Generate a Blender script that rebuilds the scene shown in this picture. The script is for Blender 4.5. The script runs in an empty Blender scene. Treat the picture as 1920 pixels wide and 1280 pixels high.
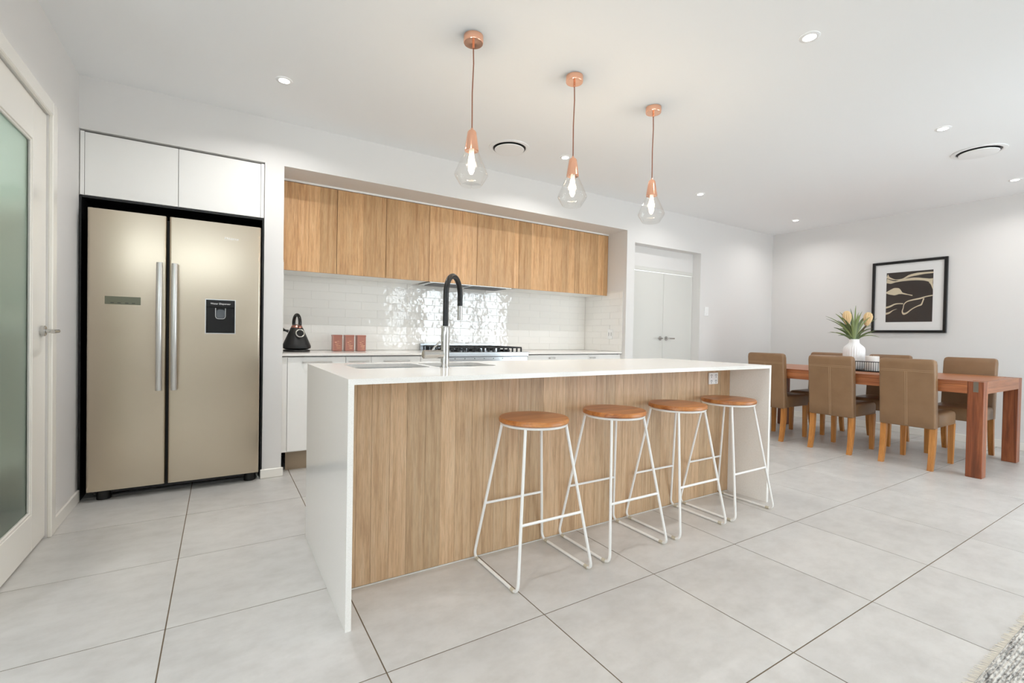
import bpy, bmesh, math, random
from mathutils import Vector, Matrix
random.seed(7)
C = bpy.context.scene.collection
SC = bpy.context.scene
PI = math.pi

# ------------------------------------------------------------------ camera
cam_d = bpy.data.cameras.new('camera'); cam = bpy.data.objects.new('camera', cam_d); C.objects.link(cam)
cam_d.sensor_width = 36.0; cam_d.sensor_fit = 'HORIZONTAL'
cam_d.lens = 877.344 / 1920 * 36.0
cam_d.clip_start = 0.02; cam_d.clip_end = 60
RX = Vector((0.8484434, -0.5289824, 0.0179272)); UX = Vector((-0.0082803, 0.0206008, 0.9997535)); FX = Vector((0.5292213, 0.8483827, -0.0130985))
m = Matrix(((RX.x, UX.x, -FX.x, 0), (RX.y, UX.y, -FX.y, 0), (RX.z, UX.z, -FX.z, 1.0653), (0, 0, 0, 1)))
cam.matrix_world = m
SC.camera = cam

# ------------------------------------------------------------------ world, exposure, daylight
SC.view_settings.view_transform = 'Standard'; SC.view_settings.look = 'None'
SC.view_settings.gamma = 1.0; SC.view_settings.use_curve_mapping = False
SC.view_settings.exposure = 0.17
SKY_STRENGTH = 8.0
DOWNLIGHT_W = 5.0
BULB_W = 5.0
w = bpy.data.worlds.new('World'); SC.world = w; w.use_nodes = True
bg = w.node_tree.nodes['Background']; bg.inputs[0].default_value = (0.855, 0.94, 1.0, 1); bg.inputs[1].default_value = SKY_STRENGTH
try:
    SC.cycles.max_bounces = 14; SC.cycles.diffuse_bounces = 8; SC.cycles.glossy_bounces = 5
    SC.cycles.transmission_bounces = 8; SC.cycles.transparent_max_bounces = 12
    SC.cycles.sample_clamp_indirect = 6.0
    SC.cycles.caustics_reflective = False; SC.cycles.caustics_refractive = False
    SC.cycles.use_denoising = True
except Exception:
    pass
def portal(name, loc, rot, sx, sy):
    l = bpy.data.lights.new(name, 'AREA'); l.shape = 'RECTANGLE'; l.size = sx; l.size_y = sy
    l.cycles.is_portal = True
    o = bpy.data.objects.new(name, l); o.location = loc; o.rotation_euler = rot; C.objects.link(o)

# ------------------------------------------------------------------ measured layout (metres)
YK = 3.8065; XL = -0.735; XR = 6.832; ZC = 2.59; YN = 4.5
XN1, XN2, ZN = 0.388, 3.8804, 2.272
XP = 0.2628
XD1, XD2, ZD = 4.005, 5.189, 2.15
YB = -2.6; XW = -3.4          # rear wall and far left wall of the living area behind the camera
YD = -1.0                      # the dining end has its own sliding door, nearer than the living room's
portal('window_portal_a', (4.9, YD - 0.02, 1.12), (PI / 2, 0, 0), 2.3, 2.24)
portal('window_portal_b', (-.65, YB - 0.02, 2.335), (PI / 2, 0, 0), 2.9, .35)
portal('window_portal_d', (3.62, -1.85, 1.15), (0, PI / 2, 0), 2.3, 1.3)
portal('window_portal_c', (XW - 0.02, -1.4, 1.15), (0, -PI / 2, 0), 2.3, 1.6)

# ------------------------------------------------------------------ materials
def srgb(r, g, b):
    f = lambda c: (c / 255 / 12.92) if c / 255 <= 0.04045 else ((c / 255 + 0.055) / 1.055) ** 2.4
    return (f(r), f(g), f(b), 1)
def mat(name, col, rough=0.5, metal=0.0, **kw):
    m = bpy.data.materials.new(name); m.use_nodes = True
    b = m.node_tree.nodes['Principled BSDF']
    b.inputs['Base Color'].default_value = col; b.inputs['Roughness'].default_value = rough; b.inputs['Metallic'].default_value = metal
    for k, v in kw.items(): b.inputs[k.replace('_', ' ')].default_value = v
    return m
def nodes(m): return m.node_tree.nodes, m.node_tree.links, m.node_tree.nodes['Principled BSDF']
def coords(m, scale, use_random=True, space='Object'):
    N, L, b = nodes(m)
    tc = N.new('ShaderNodeTexCoord'); mp = N.new('ShaderNodeMapping'); mp.inputs['Scale'].default_value = scale
    src = tc.outputs[space]
    if use_random:
        oi = N.new('ShaderNodeObjectInfo'); mu = N.new('ShaderNodeVectorMath'); mu.operation = 'SCALE'
        cx = N.new('ShaderNodeCombineXYZ')
        for i in range(3): L.new(oi.outputs['Random'], cx.inputs[i])
        L.new(cx.outputs[0], mu.inputs[0]); mu.inputs['Scale'].default_value = 37.0
        ad = N.new('ShaderNodeVectorMath'); L.new(src, ad.inputs[0]); L.new(mu.outputs[0], ad.inputs[1]); src = ad.outputs[0]
    L.new(src, mp.inputs['Vector'])
    return mp.outputs[0]
def ramp(m, fac, stops):
    N, L, b = nodes(m); r = N.new('ShaderNodeValToRGB'); L.new(fac, r.inputs[0])
    while len(r.color_ramp.elements) < len(stops): r.color_ramp.elements.new(0.5)
    for e, (p, c) in zip(r.color_ramp.elements, stops): e.position = p; e.color = c
    return r.outputs[0]
def noise(m, vec, scale, detail=4, rough=0.55, dist=0.0):
    N, L, b = nodes(m); n = N.new('ShaderNodeTexNoise'); L.new(vec, n.inputs['Vector'])
    n.inputs['Scale'].default_value = scale; n.inputs['Detail'].default_value = detail
    n.inputs['Roughness'].default_value = rough; n.inputs['Distortion'].default_value = dist
    return n.outputs['Fac']
def mixc(m, a, b_, fac, mode='MIX'):
    N, L, b = nodes(m); x = N.new('ShaderNodeMix'); x.data_type = 'RGBA'; x.blend_type = mode
    if isinstance(fac, float): x.inputs[0].default_value = fac
    else: L.new(fac, x.inputs[0])
    for s, i in ((a, 6), (b_, 7)):
        if isinstance(s, tuple): x.inputs[i].default_value = s
        else: L.new(s, x.inputs[i])
    return x.outputs[2]
def bump(m, h, strength=0.1, dist=0.01):
    N, L, b = nodes(m); n = N.new('ShaderNodeBump'); L.new(h, n.inputs['Height'])
    n.inputs['Strength'].default_value = strength; n.inputs['Distance'].default_value = dist
    L.new(n.outputs[0], b.inputs['Normal'])
def wood(name, dark, mid, light, axis=2, rough=0.45, tone=0.16, gscale=26.0):
    m = mat(name, mid, rough); N, L, b = nodes(m)
    s = [1.0, 1.0, 1.0]; s[axis] = 0.055
    v = coords(m, tuple(s))
    g = noise(m, v, gscale, 6, 0.62, 0.6)
    col = ramp(m, g, [(0.30, dark), (0.48, mid), (0.70, light)])
    f = noise(m, v, gscale * 6, 3, 0.6)
    col = mixc(m, col, ramp(m, f, [(0.38, (0.72, 0.71, 0.70, 1)), (0.56, (1, 1, 1, 1))]), 0.55, 'MULTIPLY')
    oi = N.new('ShaderNodeObjectInfo')
    t = ramp(m, oi.outputs['Random'], [(0.0, (1 - tone, 1 - tone, 1 - tone * 1.15, 1)), (1.0, (1.07, 1.06, 1.05, 1))])
    col = mixc(m, col, t, 1.0, 'MULTIPLY')
    L.new(col, b.inputs['Base Color'])
    bump(m, f, 0.06, 0.002)
    return m

M = {}
M['wall'] = mat('wall_paint', srgb(224, 222, 220), 0.7)
M['ceiling'] = mat('ceiling_paint', srgb(243, 244, 245), 0.8)
M['white'] = mat('white_laminate', srgb(240, 239, 236), 0.3)
M['trim'] = mat('white_gloss_trim', srgb(238, 235, 228), 0.25)
M['stone'] = mat('white_stone_top', srgb(238, 234, 228), 0.16)
v = coords(M['stone'], (1, 1, 1), False)
nodes(M['stone'])[1].new(ramp(M['stone'], noise(M['stone'], v, 420, 2), [(0.3, srgb(226, 222, 216)), (0.5, srgb(239, 236, 231)), (0.7, srgb(243, 241, 237))]), nodes(M['stone'])[2].inputs['Base Color'])
M['kick'] = mat('taupe_kickboard', srgb(158, 140, 118), 0.35)
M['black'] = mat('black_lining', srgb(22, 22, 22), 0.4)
M['blackgloss'] = mat('black_gloss', srgb(12, 12, 12), 0.15)
M['blackmatte'] = mat('black_matte', srgb(16, 16, 17), 0.45)
M['rubber'] = mat('black_rubber', srgb(14, 14, 14), 0.35)
M['chrome'] = mat('chrome', (0.60, 0.59, 0.57, 1), 0.07, 1.0)
M['satin'] = mat('satin_metal', (0.66, 0.65, 0.63, 1), 0.28, 1.0)
M['copper'] = mat('copper', srgb(252, 196, 166), 0.14, 1.0)
M['tincopper'] = mat('pink_copper_tin', srgb(180, 126, 112), 0.32, 1.0)
M['cable'] = mat('brown_cable', srgb(150, 92, 66), 0.6)
M['whitemetal'] = mat('white_powder_coat', srgb(240, 239, 236), 0.35)
M['plastic'] = mat('white_plastic', srgb(240, 240, 240), 0.3)
M['slot'] = mat('socket_slot', srgb(120, 120, 122), 0.5)
M['ceramic'] = mat('white_ceramic', srgb(246, 246, 246), 0.35)
M['wax'] = mat('white_wax', srgb(244, 242, 238), 0.5)
M['leaf'] = mat('leaf_green', srgb(122, 136, 84), 0.4)
M['leaf2'] = mat('leaf_dark_green', srgb(82, 98, 58), 0.4)
M['bloom'] = mat('cream_bloom', srgb(232, 204, 158), 0.8)
M['stem'] = mat('stem_brown', srgb(96, 70, 44), 0.6)
M['mat_board'] = mat('mat_board', srgb(246, 246, 245), 0.7)
M['print_dark'] = mat('print_charcoal', srgb(58, 50, 46), 0.5)
M['print_cream'] = mat('print_cream', srgb(222, 208, 180), 0.5)
M['frame'] = mat('black_frame', srgb(10, 10, 12), 0.3)
M['lcd'] = mat('grey_green_display', srgb(108, 110, 92), 0.2)
M['letter'] = mat('white_lettering', srgb(245, 245, 245), 0.4)
M['grout'] = mat('floor_grout', srgb(118, 102, 82), 0.8)
M['tilegrout'] = mat('tile_grout', srgb(226, 224, 220), 0.8)
M['rubberfoot'] = mat('clear_foot', srgb(200, 192, 172), 0.5)
M['inlay'] = mat('grey_metal_inlay', srgb(112, 104, 92), 0.5, 0.3)
M['stitch'] = mat('stitch_thread', srgb(178, 148, 116), 0.7)
M['hallpaint'] = mat('hall_door_paint', srgb(216, 215, 210), 0.35)
M['pantry'] = mat('pantry_paint', srgb(200, 205, 200), 0.7)

M['oak'] = wood('oak_laminate', srgb(188, 139, 93), srgb(212, 167, 119), srgb(226, 185, 140), 2, 0.4, 0.20, 44.0)
M['oakisland'] = wood('island_oak_laminate', srgb(186, 151, 116), srgb(207, 173, 137), srgb(216, 187, 154), 2, 0.4, 0.20, 44.0)
M['seatwood'] = wood('teak_seat_wood', srgb(146, 80, 34), srgb(190, 120, 62), srgb(212, 148, 88), 0, 0.3, 0.10, 18)
M['honey'] = wood('honey_leg_wood', srgb(158, 96, 38), srgb(188, 124, 58), srgb(204, 142, 76), 2, 0.35, 0.08, 20)
M['tablewood_z'] = wood('table_wood_upright', srgb(84, 40, 18), srgb(132, 70, 38), srgb(170, 104, 64), 2, 0.35, 0.10, 18)
M['tablewood_y'] = wood('table_wood_long', srgb(134, 72, 38), srgb(178, 108, 64), srgb(200, 134, 88), 1, 0.35, 0.10, 14)
M['tablewood_x'] = wood('table_wood_cross', srgb(120, 66, 38), srgb(156, 98, 64), srgb(178, 120, 84), 0, 0.35, 0.10, 14)

def leather():
    m = mat('taupe_leather', srgb(128, 102, 76), 0.36); v = coords(m, (1, 1, 1))
    n = noise(m, v, 260, 3); bump(m, n, 0.08, 0.002)
    col = ramp(m, noise(m, v, 9, 3), [(0.3, srgb(132, 101, 71)), (0.7, srgb(140, 108, 77))])
    nodes(m)[1].new(col, nodes(m)[2].inputs['Base Color']); return m
M['leather'] = leather()
def floor_mat():
    m = mat('stone_look_floor_tile', srgb(198, 195, 190), 0.3); N, L, b = nodes(m)
    v = coords(m, (1, 1, 1)); v2 = coords(m, (1, 1.5, 1))
    c = ramp(m, noise(m, v, 2.2, 4, 0.55), [(0.30, srgb(197, 195, 192)), (0.5, srgb(207, 205, 202)), (0.7, srgb(214, 212, 209))])
    c2 = ramp(m, noise(m, v2, 10, 6, 0.65), [(0.30, (0.86, 0.853, 0.84, 1)), (0.60, (1, 1, 1, 1))])
    c = mixc(m, c, c2, 0.8, 'MULTIPLY')
    L.new(c, b.inputs['Base Color'])
    b.inputs['Roughness'].default_value = 0.33
    return m
M['floortile'] = floor_mat()
def gloss_tile():
    m = mat('handmade_white_tile', srgb(240, 238, 234), 0.05, IOR=1.75); v = coords(m, (1, 1, 1))
    bump(m, noise(m, v, 11, 2, 0.5), 0.5, 0.006); return m
M['splash'] = gloss_tile()
def stainless():
    m = mat('brushed_stainless', srgb(202, 189, 170), 0.27, 1.0); v = coords(m, (1, 1, 40), False)
    n = noise(m, v, 40, 3); N, L, b = nodes(m)
    b.inputs['Roughness'].default_value = 0.27
    b.inputs['Anisotropic'].default_value = 0.6
    return m
M['steel'] = stainless()
M['steelbright'] = mat('cooker_stainless', srgb(188, 192, 196), 0.2, 1.0)
M['paddle'] = mat('grey_paddle', srgb(104, 108, 112), 0.25, 0.4)
def thin_glass(name, tint=(1, 1, 1, 1), ior=1.45, gain=1.0):
    m = bpy.data.materials.new(name); m.use_nodes = True; N, L = m.node_tree.nodes, m.node_tree.links; N.clear()
    o = N.new('ShaderNodeOutputMaterial'); t = N.new('ShaderNodeBsdfTransparent'); g = N.new('ShaderNodeBsdfGlossy'); mx = N.new('ShaderNodeMixShader'); f = N.new('ShaderNodeLayerWeight'); f.inputs['Blend'].default_value = ior
    t.inputs[0].default_value = tint; g.inputs['Roughness'].default_value = 0.01
    mu = N.new('ShaderNodeMath'); mu.operation = 'MULTIPLY'; mu.inputs[1].default_value = 0.45; L.new(f.outputs[1], mu.inputs[0]); L.new(mu.outputs[0], mx.inputs[0]); L.new(t.outputs[0], mx.inputs[1]); L.new(g.outputs[0], mx.inputs[2]); L.new(mx.outputs[0], o.inputs[0]); return m
M['shade'] = thin_glass('clear_shade_glass', (0.985, 0.98, 0.97, 1), 0.22)
M['pane'] = thin_glass('clear_pane_glass', (0.98, 0.98, 0.98, 1), 0.12)
M['winglass'] = thin_glass('window_glass', (0.97, 0.98, 0.98, 1), 0.12)
M['frosted'] = mat('frosted_green_glass', srgb(196, 214, 202), 0.28, 0.0, Transmission_Weight=0.85, IOR=1.35)
def emit(name, col, s):
    m = bpy.data.materials.new(name); m.use_nodes = True; N, L = m.node_tree.nodes, m.node_tree.links; N.clear()
    o = N.new('ShaderNodeOutputMaterial'); e = N.new('ShaderNodeEmission'); e.inputs[0].default_value = col; e.inputs[1].default_value = s; L.new(e.outputs[0], o.inputs[0]); return m
M['bulb'] = emit('glowing_bulb', (1.0, 0.80, 0.52, 1), 14.0)
M['led'] = emit('glowing_downlight', (1.0, 0.97, 0.92, 1), 16.0)
def rug_mat():
    m = mat('woven_wool', srgb(190, 188, 182), 0.9); N, L, b = nodes(m)
    v = coords(m, (45, 190, 1), False); n1 = noise(m, v, 1.0, 2, 0.6)
    v2 = coords(m, (12, 60, 1), False); n2 = noise(m, v2, 1.0, 2, 0.5)
    mm = N.new('ShaderNodeMath'); mm.operation = 'MULTIPLY_ADD'; L.new(n1, mm.inputs[0]); mm.inputs[1].default_value = 0.6
    m2 = N.new('ShaderNodeMath'); m2.operation = 'MULTIPLY'; L.new(n2, m2.inputs[0]); m2.inputs[1].default_value = 0.4; L.new(m2.outputs[0], mm.inputs[2])
    L.new(ramp(m, mm.outputs[0], [(0.36, srgb(70, 68, 67)), (0.47, srgb(170, 168, 164)), (0.58, srgb(222, 219, 213))]), b.inputs['Base Color'])
    bump(m, n1, 0.5, 0.004); return m
M['rug'] = rug_mat()
M['fringe'] = mat('cream_fringe', srgb(232, 227, 216), 0.9)

# ------------------------------------------------------------------ helpers
class MB:
    def __init__(s): s.bm = bmesh.new()
    def box(s, x0, x1, y0, y1, z0, z1, bev=0.0, seg=2):
        b = bmesh.new(); bmesh.ops.create_cube(b, size=1.0)
        for v in b.verts: v.co = Vector((x0 + (v.co.x + .5) * (x1 - x0), y0 + (v.co.y + .5) * (y1 - y0), z0 + (v.co.z + .5) * (z1 - z0)))
        if bev: bmesh.ops.bevel(b, geom=b.edges[:], offset=bev, segments=seg, affect='EDGES', profile=0.5)
        s.add(b); return s
    def add(s, b, mtx=None):
        me = bpy.data.meshes.new('t'); b.to_mesh(me); b.free()
        if mtx is not None: me.transform(mtx)
        s.bm.from_mesh(me); bpy.data.meshes.remove(me); return s
    def cyl(s, c, r, h, seg=24, axis=2, r2=None, bev=0.0):
        b = bmesh.new(); bmesh.ops.create_cone(b, cap_ends=True, segments=seg, radius1=r, radius2=r if r2 is None else r2, depth=h)
        if bev:
            ed = [e for e in b.edges if abs(e.verts[0].co.z - e.verts[1].co.z) < 1e-6 and len(e.link_faces) == 2]
            bmesh.ops.bevel(b, geom=ed, offset=bev, segments=2, affect='EDGES')
        R = {2: Matrix(), 0: Matrix.Rotation(PI / 2, 4, 'Y'), 1: Matrix.Rotation(-PI / 2, 4, 'X')}[axis]
        s.add(b, Matrix.Translation(c) @ R); return s
    def tube(s, pts, r, seg=10, closed=False, caps=True):
        pts = [Vector(p) for p in pts]; n = len(pts); rs = r if isinstance(r, (list, tuple)) else [r] * n
        tans = []
        for i in range(n):
            a = pts[(i - 1) % n] if (i > 0 or closed) else pts[i]; b = pts[(i + 1) % n] if (i < n - 1 or closed) else pts[i]
            tans.append((b - a).normalized())
        up = Vector((0, 0, 1)) if abs(tans[0].z) < 0.9 else Vector((1, 0, 0))
        nrm = (up - tans[0] * up.dot(tans[0])).normalized(); rings = []
        for i in range(n):
            t = tans[i]; nrm = (nrm - t * nrm.dot(t)).normalized(); bi = t.cross(nrm)
            rings.append([s.bm.verts.new(pts[i] + (nrm * math.cos(2 * PI * k / seg) + bi * math.sin(2 * PI * k / seg)) * rs[i]) for k in range(seg)])
        for i in range(n if closed else n - 1):
            A, B = rings[i], rings[(i + 1) % n]
            for k in range(seg): s.bm.faces.new((A[k], A[(k + 1) % seg], B[(k + 1) % seg], B[k]))
        if caps and not closed:
            s.bm.faces.new(rings[0][::-1]); s.bm.faces.new(rings[-1])
        return s
    def lathe(s, prof, c=(0, 0, 0), seg=32, flute=0.0, nf=0, close=False):
        c = Vector(c); rings = []
        for r, z in prof:
            ring = []
            for k in range(seg):
                a = 2 * PI * k / seg; rr = r * (1 + (flute * math.cos(a * nf) if nf else 0))
                ring.append(s.bm.verts.new(c + Vector((rr * math.cos(a), rr * math.sin(a), z))))
            rings.append(ring)
        for A, B in zip(rings, rings[1:]):
            for k in range(seg): s.bm.faces.new((A[k], A[(k + 1) % seg], B[(k + 1) % seg], B[k]))
        if close:
            s.bm.faces.new(rings[0][::-1]); s.bm.faces.new(rings[-1])
        return s
    def loft(s, loops, cap0=True, cap1=True):
        L = [[s.bm.verts.new(p) for p in lp] for lp in loops]; n = len(L[0])
        for A, B in zip(L, L[1:]):
            for k in range(n): s.bm.faces.new((A[k], A[(k + 1) % n], B[(k + 1) % n], B[k]))
        if cap0: s.bm.faces.new(L[0][::-1])
        if cap1: s.bm.faces.new(L[-1])
        return s
    def build(s, name, material, parent=None, smooth=None, local=False):
        bmesh.ops.recalc_face_normals(s.bm, faces=s.bm.faces[:])
        me = bpy.data.meshes.new(name); s.bm.to_mesh(me); s.bm.free()
        me.materials.append(M[material] if isinstance(material, str) else material)
        o = bpy.data.objects.new(name, me); C.objects.link(o)
        if parent is not None:
            o.parent = parent
            if not local:
                off = Vector(); p = parent
                while p is not None: off += p.location; p = p.parent
                me.transform(Matrix.Translation(-off))
        if smooth is not None:
            for p in me.polygons: p.use_smooth = True
            try: me.set_sharp_from_angle(angle=math.radians(smooth))
            except Exception: pass
        return o
def tag(o, label=None, cat=None, group=None, kind=None):
    if label: o['label'] = label
    if cat: o['category'] = cat
    if group: o['group'] = group
    if kind: o['kind'] = kind
    return o
def thing(name, loc, label, cat, group=None):
    o = bpy.data.objects.new(name, None); o.location = loc; o.empty_display_size = 0.05; C.objects.link(o)
    return tag(o, label, cat, group)
def struct(o): o['kind'] = 'structure'; return o
def child(src, parent, loc):
    o = src.copy(); o.location = loc; o.parent = parent; C.objects.link(o); return o
def copy_tree(o, parent=None):
    c = o.copy(); C.objects.link(c); c.parent = parent
    for k in list(o.children): copy_tree(k, c)
    return c
def fillet(pts, rad, n=6):
    pts = [Vector(p) for p in pts]; out = [pts[0]]
    for a, b, c in zip(pts, pts[1:], pts[2:]):
        d1 = (a - b).normalized(); d2 = (c - b).normalized(); ang = d1.angle(d2); t = min(rad / math.tan(ang / 2), (a - b).length * .49, (c - b).length * .49)
        p1 = b + d1 * t; p2 = b + d2 * t
        for i in range(n + 1):
            u = i / n; out.append(p1 * (1 - u) ** 2 + b * 2 * u * (1 - u) + p2 * u * u)
    out.append(pts[-1]); return out
def rr(x0, x1, y0, y1, r, z, n=5):
    out = []
    for cx, cy, a0 in ((x1 - r, y1 - r, 0), (x0 + r, y1 - r, 90), (x0 + r, y0 + r, 180), (x1 - r, y0 + r, 270)):
        for i in range(n + 1):
            a = math.radians(a0 + 90 * i / n); out.append(Vector((cx + r * math.cos(a), cy + r * math.sin(a), z)))
    return out
def slab_with_holes(outer, holes, z0, z1):
    b = bmesh.new(); edges = []
    for lp in [outer] + holes:
        vs = [b.verts.new((p[0], p[1], z0)) for p in lp]
        edges += [b.edges.new((vs[i], vs[(i + 1) % len(vs)])) for i in range(len(vs))]
    bmesh.ops.triangle_fill(b, use_beauty=True, use_dissolve=False, edges=edges)
    r = bmesh.ops.extrude_face_region(b, geom=b.faces[:])
    for v in [g for g in r['geom'] if isinstance(g, bmesh.types.BMVert)]: v.co.z = z1
    return b
def text(name, body, loc, size, mt, parent, rot=(PI / 2, 0, 0), align='CENTER'):
    cu = bpy.data.curves.new(name, 'FONT'); cu.body = body; cu.size = size; cu.align_x = align; cu.align_y = 'CENTER'; cu.extrude = 0.0004; cu.resolution_u = 3
    t_ = bpy.data.objects.new('t', cu); C.objects.link(t_); bpy.context.view_layer.update()
    me = bpy.data.meshes.new_from_object(t_.evaluated_get(bpy.context.evaluated_depsgraph_get())); bpy.data.objects.remove(t_); bpy.data.curves.remove(cu)
    me.name = name; me.materials.clear(); me.materials.append(M[mt]); o = bpy.data.objects.new(name, me); o.parent = parent
    o.location = Vector(loc) - parent.location; o.rotation_euler = rot; C.objects.link(o); return o

# ------------------------------------------------------------------ room shell
fl = struct(MB().box(XW, XR + .1, YB - .1, YN + .1, -0.10, -0.0018).build('floor', 'grout'))
TX, TY, TX0, TY0 = 0.6093, 0.6073, -0.1569, 3.2552
G = 0.002
tile = MB().box(G, TX - G, G, TY - G, -0.0018, 0.0, 0.0008, 1).build('tile', 'floortile', fl, local=True)
first = True
for i in range(-5, 12):
    for j in range(-9, 3):
        x, y = TX0 + i * TX, TY0 + j * TY
        if x < XW - .3 or x > XR or y < YB - .3 or y > 4.6 - TY * .3: continue
        if x < XL - TX and y > 2.3: continue
        if first: tile.location = (x, y, 0); first = False
        else: child(tile, fl, (x, y, 0))
struct(MB().box(XW, XR + .1, YB - .1, YN + .1, ZC, ZC + .1).build('ceiling', 'ceiling'))
# kitchen wall: pieces round the fridge bay, the kitchen niche and the doorway
W = 0.115
b = MB()
b.box(XL - .1, XR + .1, YK, YN + .1, ZN, ZC)                  # bulkhead over everything
b.box(XP, XN1, YK, YN + .1, 0, ZN)                            # pillar between fridge and niche
b.box(XN2, XD1, YK, YN + .1, 0, ZN)                           # pillar between niche and doorway
b.box(XD1, XD2, YK, YN + .1, ZD, ZN)                          # over the doorway
b.box(XD2, XR + .1, YK, YN + .1, 0, ZN)                       # wall up to the dining corner
b.box(XL - .1, XN2 + .1, YN, YN + .1, 0, ZN)                  # rear of bay and niche
b.box(XD1 - .05, XD2 + .05, YK + .118, YN + .1, 1.915, ZD)     # wall over the hall cupboard doors
struct(b.build('wall_back', 'wall'))
b = MB()
b.box(XR, XR + .1, YD - .1, YK + .1, 0, ZC); struct(b.build('wall_right', 'wall'))
# left wall with the pantry doorway
DY0, DY1, DZ = 2.42, 3.232, 2.125
b = MB()
b.box(XL - .1, XL, DY1, YK + .7, 0, ZC); b.box(XL - .1, XL, DY0 - .09, DY0, 0, ZC); b.box(XL - .1, XL, DY0, DY1, DZ, ZC)
b.box(XW, XL - .1, DY0 - .09, DY0 - .01, 0, ZC)
struct(b.build('wall_left', 'wall'))
b = MB(); b.box(XW - .1, XW, YB, -2.2, 0, ZC); b.box(XW - .1, XW, -.6, DY0, 0, ZC); b.box(XW - .1, XW, -2.2, -.6, 2.3, ZC)
struct(b.build('wall_far_left', 'wall'))
# rear walls behind the camera; high and side openings are added for light
b = MB()
for x0, x1 in ((XW, -2.1), (.8, 3.6)): b.box(x0, x1, YB - .1, YB, 0, ZC)
b.box(-2.1, .8, YB - .1, YB, 2.51, ZC); b.box(-2.1, .8, YB - .1, YB, 0, 2.16); b.box(3.5, 3.6, YB, -2.5, 0, ZC); b.box(3.5, 3.6, -1.2, YD - .1, 0, ZC); b.box(3.5, 3.6, -2.5, -1.2, 2.3, ZC)
b.box(3.5, 3.75, YD - .1, YD, 0, ZC); b.box(6.05, XR, YD - .1, YD, 0, ZC); b.box(3.75, 6.05, YD - .1, YD, 2.24, ZC)
struct(b.build('wall_front', 'wall'))
def window(k, p0, p1, h, n, nrm, hw=.06, z0=0):
    # p0-p1: the opening on plan, nrm: outward direction
    p0, p1, nrm = Vector((*p0, 0)), Vector((*p1, 0)), Vector((*nrm, 0)); d = (p1 - p0).normalized(); ln = (p1 - p0).length
    wd = struct(thing('window_%d' % k, (p0 + p1) / 2, None, None))
    mtx = Matrix((( d.x, nrm.x, 0, p0.x), (d.y, nrm.y, 0, p0.y), (0, 0, 1, 0), (0, 0, 0, 1)))
    f = MB(); f.box(0, ln, .02, .08, z0, z0 + .05); f.box(0, ln, .02, .08, h - .05, h)
    for q in range(n + 1): cx = ln * q / n; f.box(max(0, cx - hw), min(ln, cx + hw), .02, .08, z0 + .05, h - .05)
    f.bm.transform(mtx); f.build('window_frame', 'trim', wd)
    for q in range(n):
        g = MB().box(ln * q / n + hw, ln * (q + 1) / n - hw, .048, .052, z0 + .05, h - .05); g.bm.transform(mtx); g.build('pane', 'winglass', wd)
window(1, (3.75, YD), (6.05, YD), 2.24, 3, (0, -1), .10)
window(2, (-2.1, YB), (.8, YB), 2.51, 3, (0, -1), .03, 2.16)  # unseen high window, added for the bright reflection on the upper fridge doors
window(4, (3.5, -2.5), (3.5, -1.2), 2.3, 2, (1, 0))  # unseen side window, added to light the left side and island front
window(3, (XW, -2.2), (XW, -.6), 2.3, 2, (-1, 0))  # unseen window, added to brighten the left of the room
# skirting
def skirt(name, boxes): 
    b = MB()
    for q in boxes: b.box(*q, bev=0.004, seg=1)
    return struct(b.build(name, 'trim'))
skirt('baseboard_right', [(XR - .014, XR, YD, YK, 0, .081)])
skirt('baseboard_back', [(XP - .012, XN1 + .012, YK - .015, YK, 0, .066), (XN2 - .0, XD1, YK - .015, YK, 0, .075), (XD2, XR, YK - .015, YK, 0, .081)])
skirt('baseboard_left', [(XL, XL + .014, DY1 + .07, YK + .0, 0, .075)])
# door trims
b = MB(); b.box(XL, XL + .018, DY1 - .004, DY1 + .066, 0, DZ + .066, .004, 1); b.box(XL, XL + .018, DY0 - .066, DY0 + .004, 0, DZ + .066, .004, 1)
b.box(XL, XL + .018, DY0 + .004, DY1 - .004, DZ - .004, DZ + .066, .004, 1)
struct(b.build('trim_1', 'trim'))
# pantry door: stiles, rails, bead, frosted glass, lever
dl = struct(thing('door_1', (XL - .02, (DY0 + DY1) / 2, 0), None, None))
dl['label'] = 'white pantry door with a frosted green glass panel, left of the fridge'
gx0, gx1 = XL - .045, XL - .008; a0, a1 = DY0 + .004, DY1 - .004; g0, g1, gz0, gz1 = 2.60, 3.035, .185, 1.935
MB().box(gx0, gx1, a0, g0, .012, DZ - .005, .002, 1).build('stile', 'trim', dl)
MB().box(gx0, gx1, g1, a1, .012, DZ - .005, .002, 1).build('stile', 'trim', dl)
MB().box(gx0, gx1, g0, g1, .012, gz0, .002, 1).build('rail', 'trim', dl)
MB().box(gx0, gx1, g0, g1, gz1, DZ - .005, .002, 1).build('rail', 'trim', dl)
bd = MB()
for q in ((g0, g0 + .012, gz0, gz1), (g1 - .012, g1, gz0, gz1), (g0 + .012, g1 - .012, gz0, gz0 + .012), (g0 + .012, g1 - .012, gz1 - .012, gz1)):
    bd.box(gx1 - .016, gx1 - .004, q[0], q[1], q[2], q[3], .003, 1)
bd.build('bead', 'trim', dl)
tag(MB().box(XL - .032, XL - .026, g0, g1, gz0, gz1).build('glass_panel', 'frosted', dl), 'frosted green glass')
hd = tag(MB().cyl((XL + .001, 3.155, 1.046), .026, .018, 24, 0, bev=.003).build('door_handle', 'chrome', dl, 40), 'chrome lever handle')
MB().tube(fillet([(XL + .005, 3.155, 1.046), (XL + .055, 3.155, 1.046), (XL + .06, 3.04, 1.044)], .012), .0095, 10).build('lever', 'chrome', hd, 50)
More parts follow.
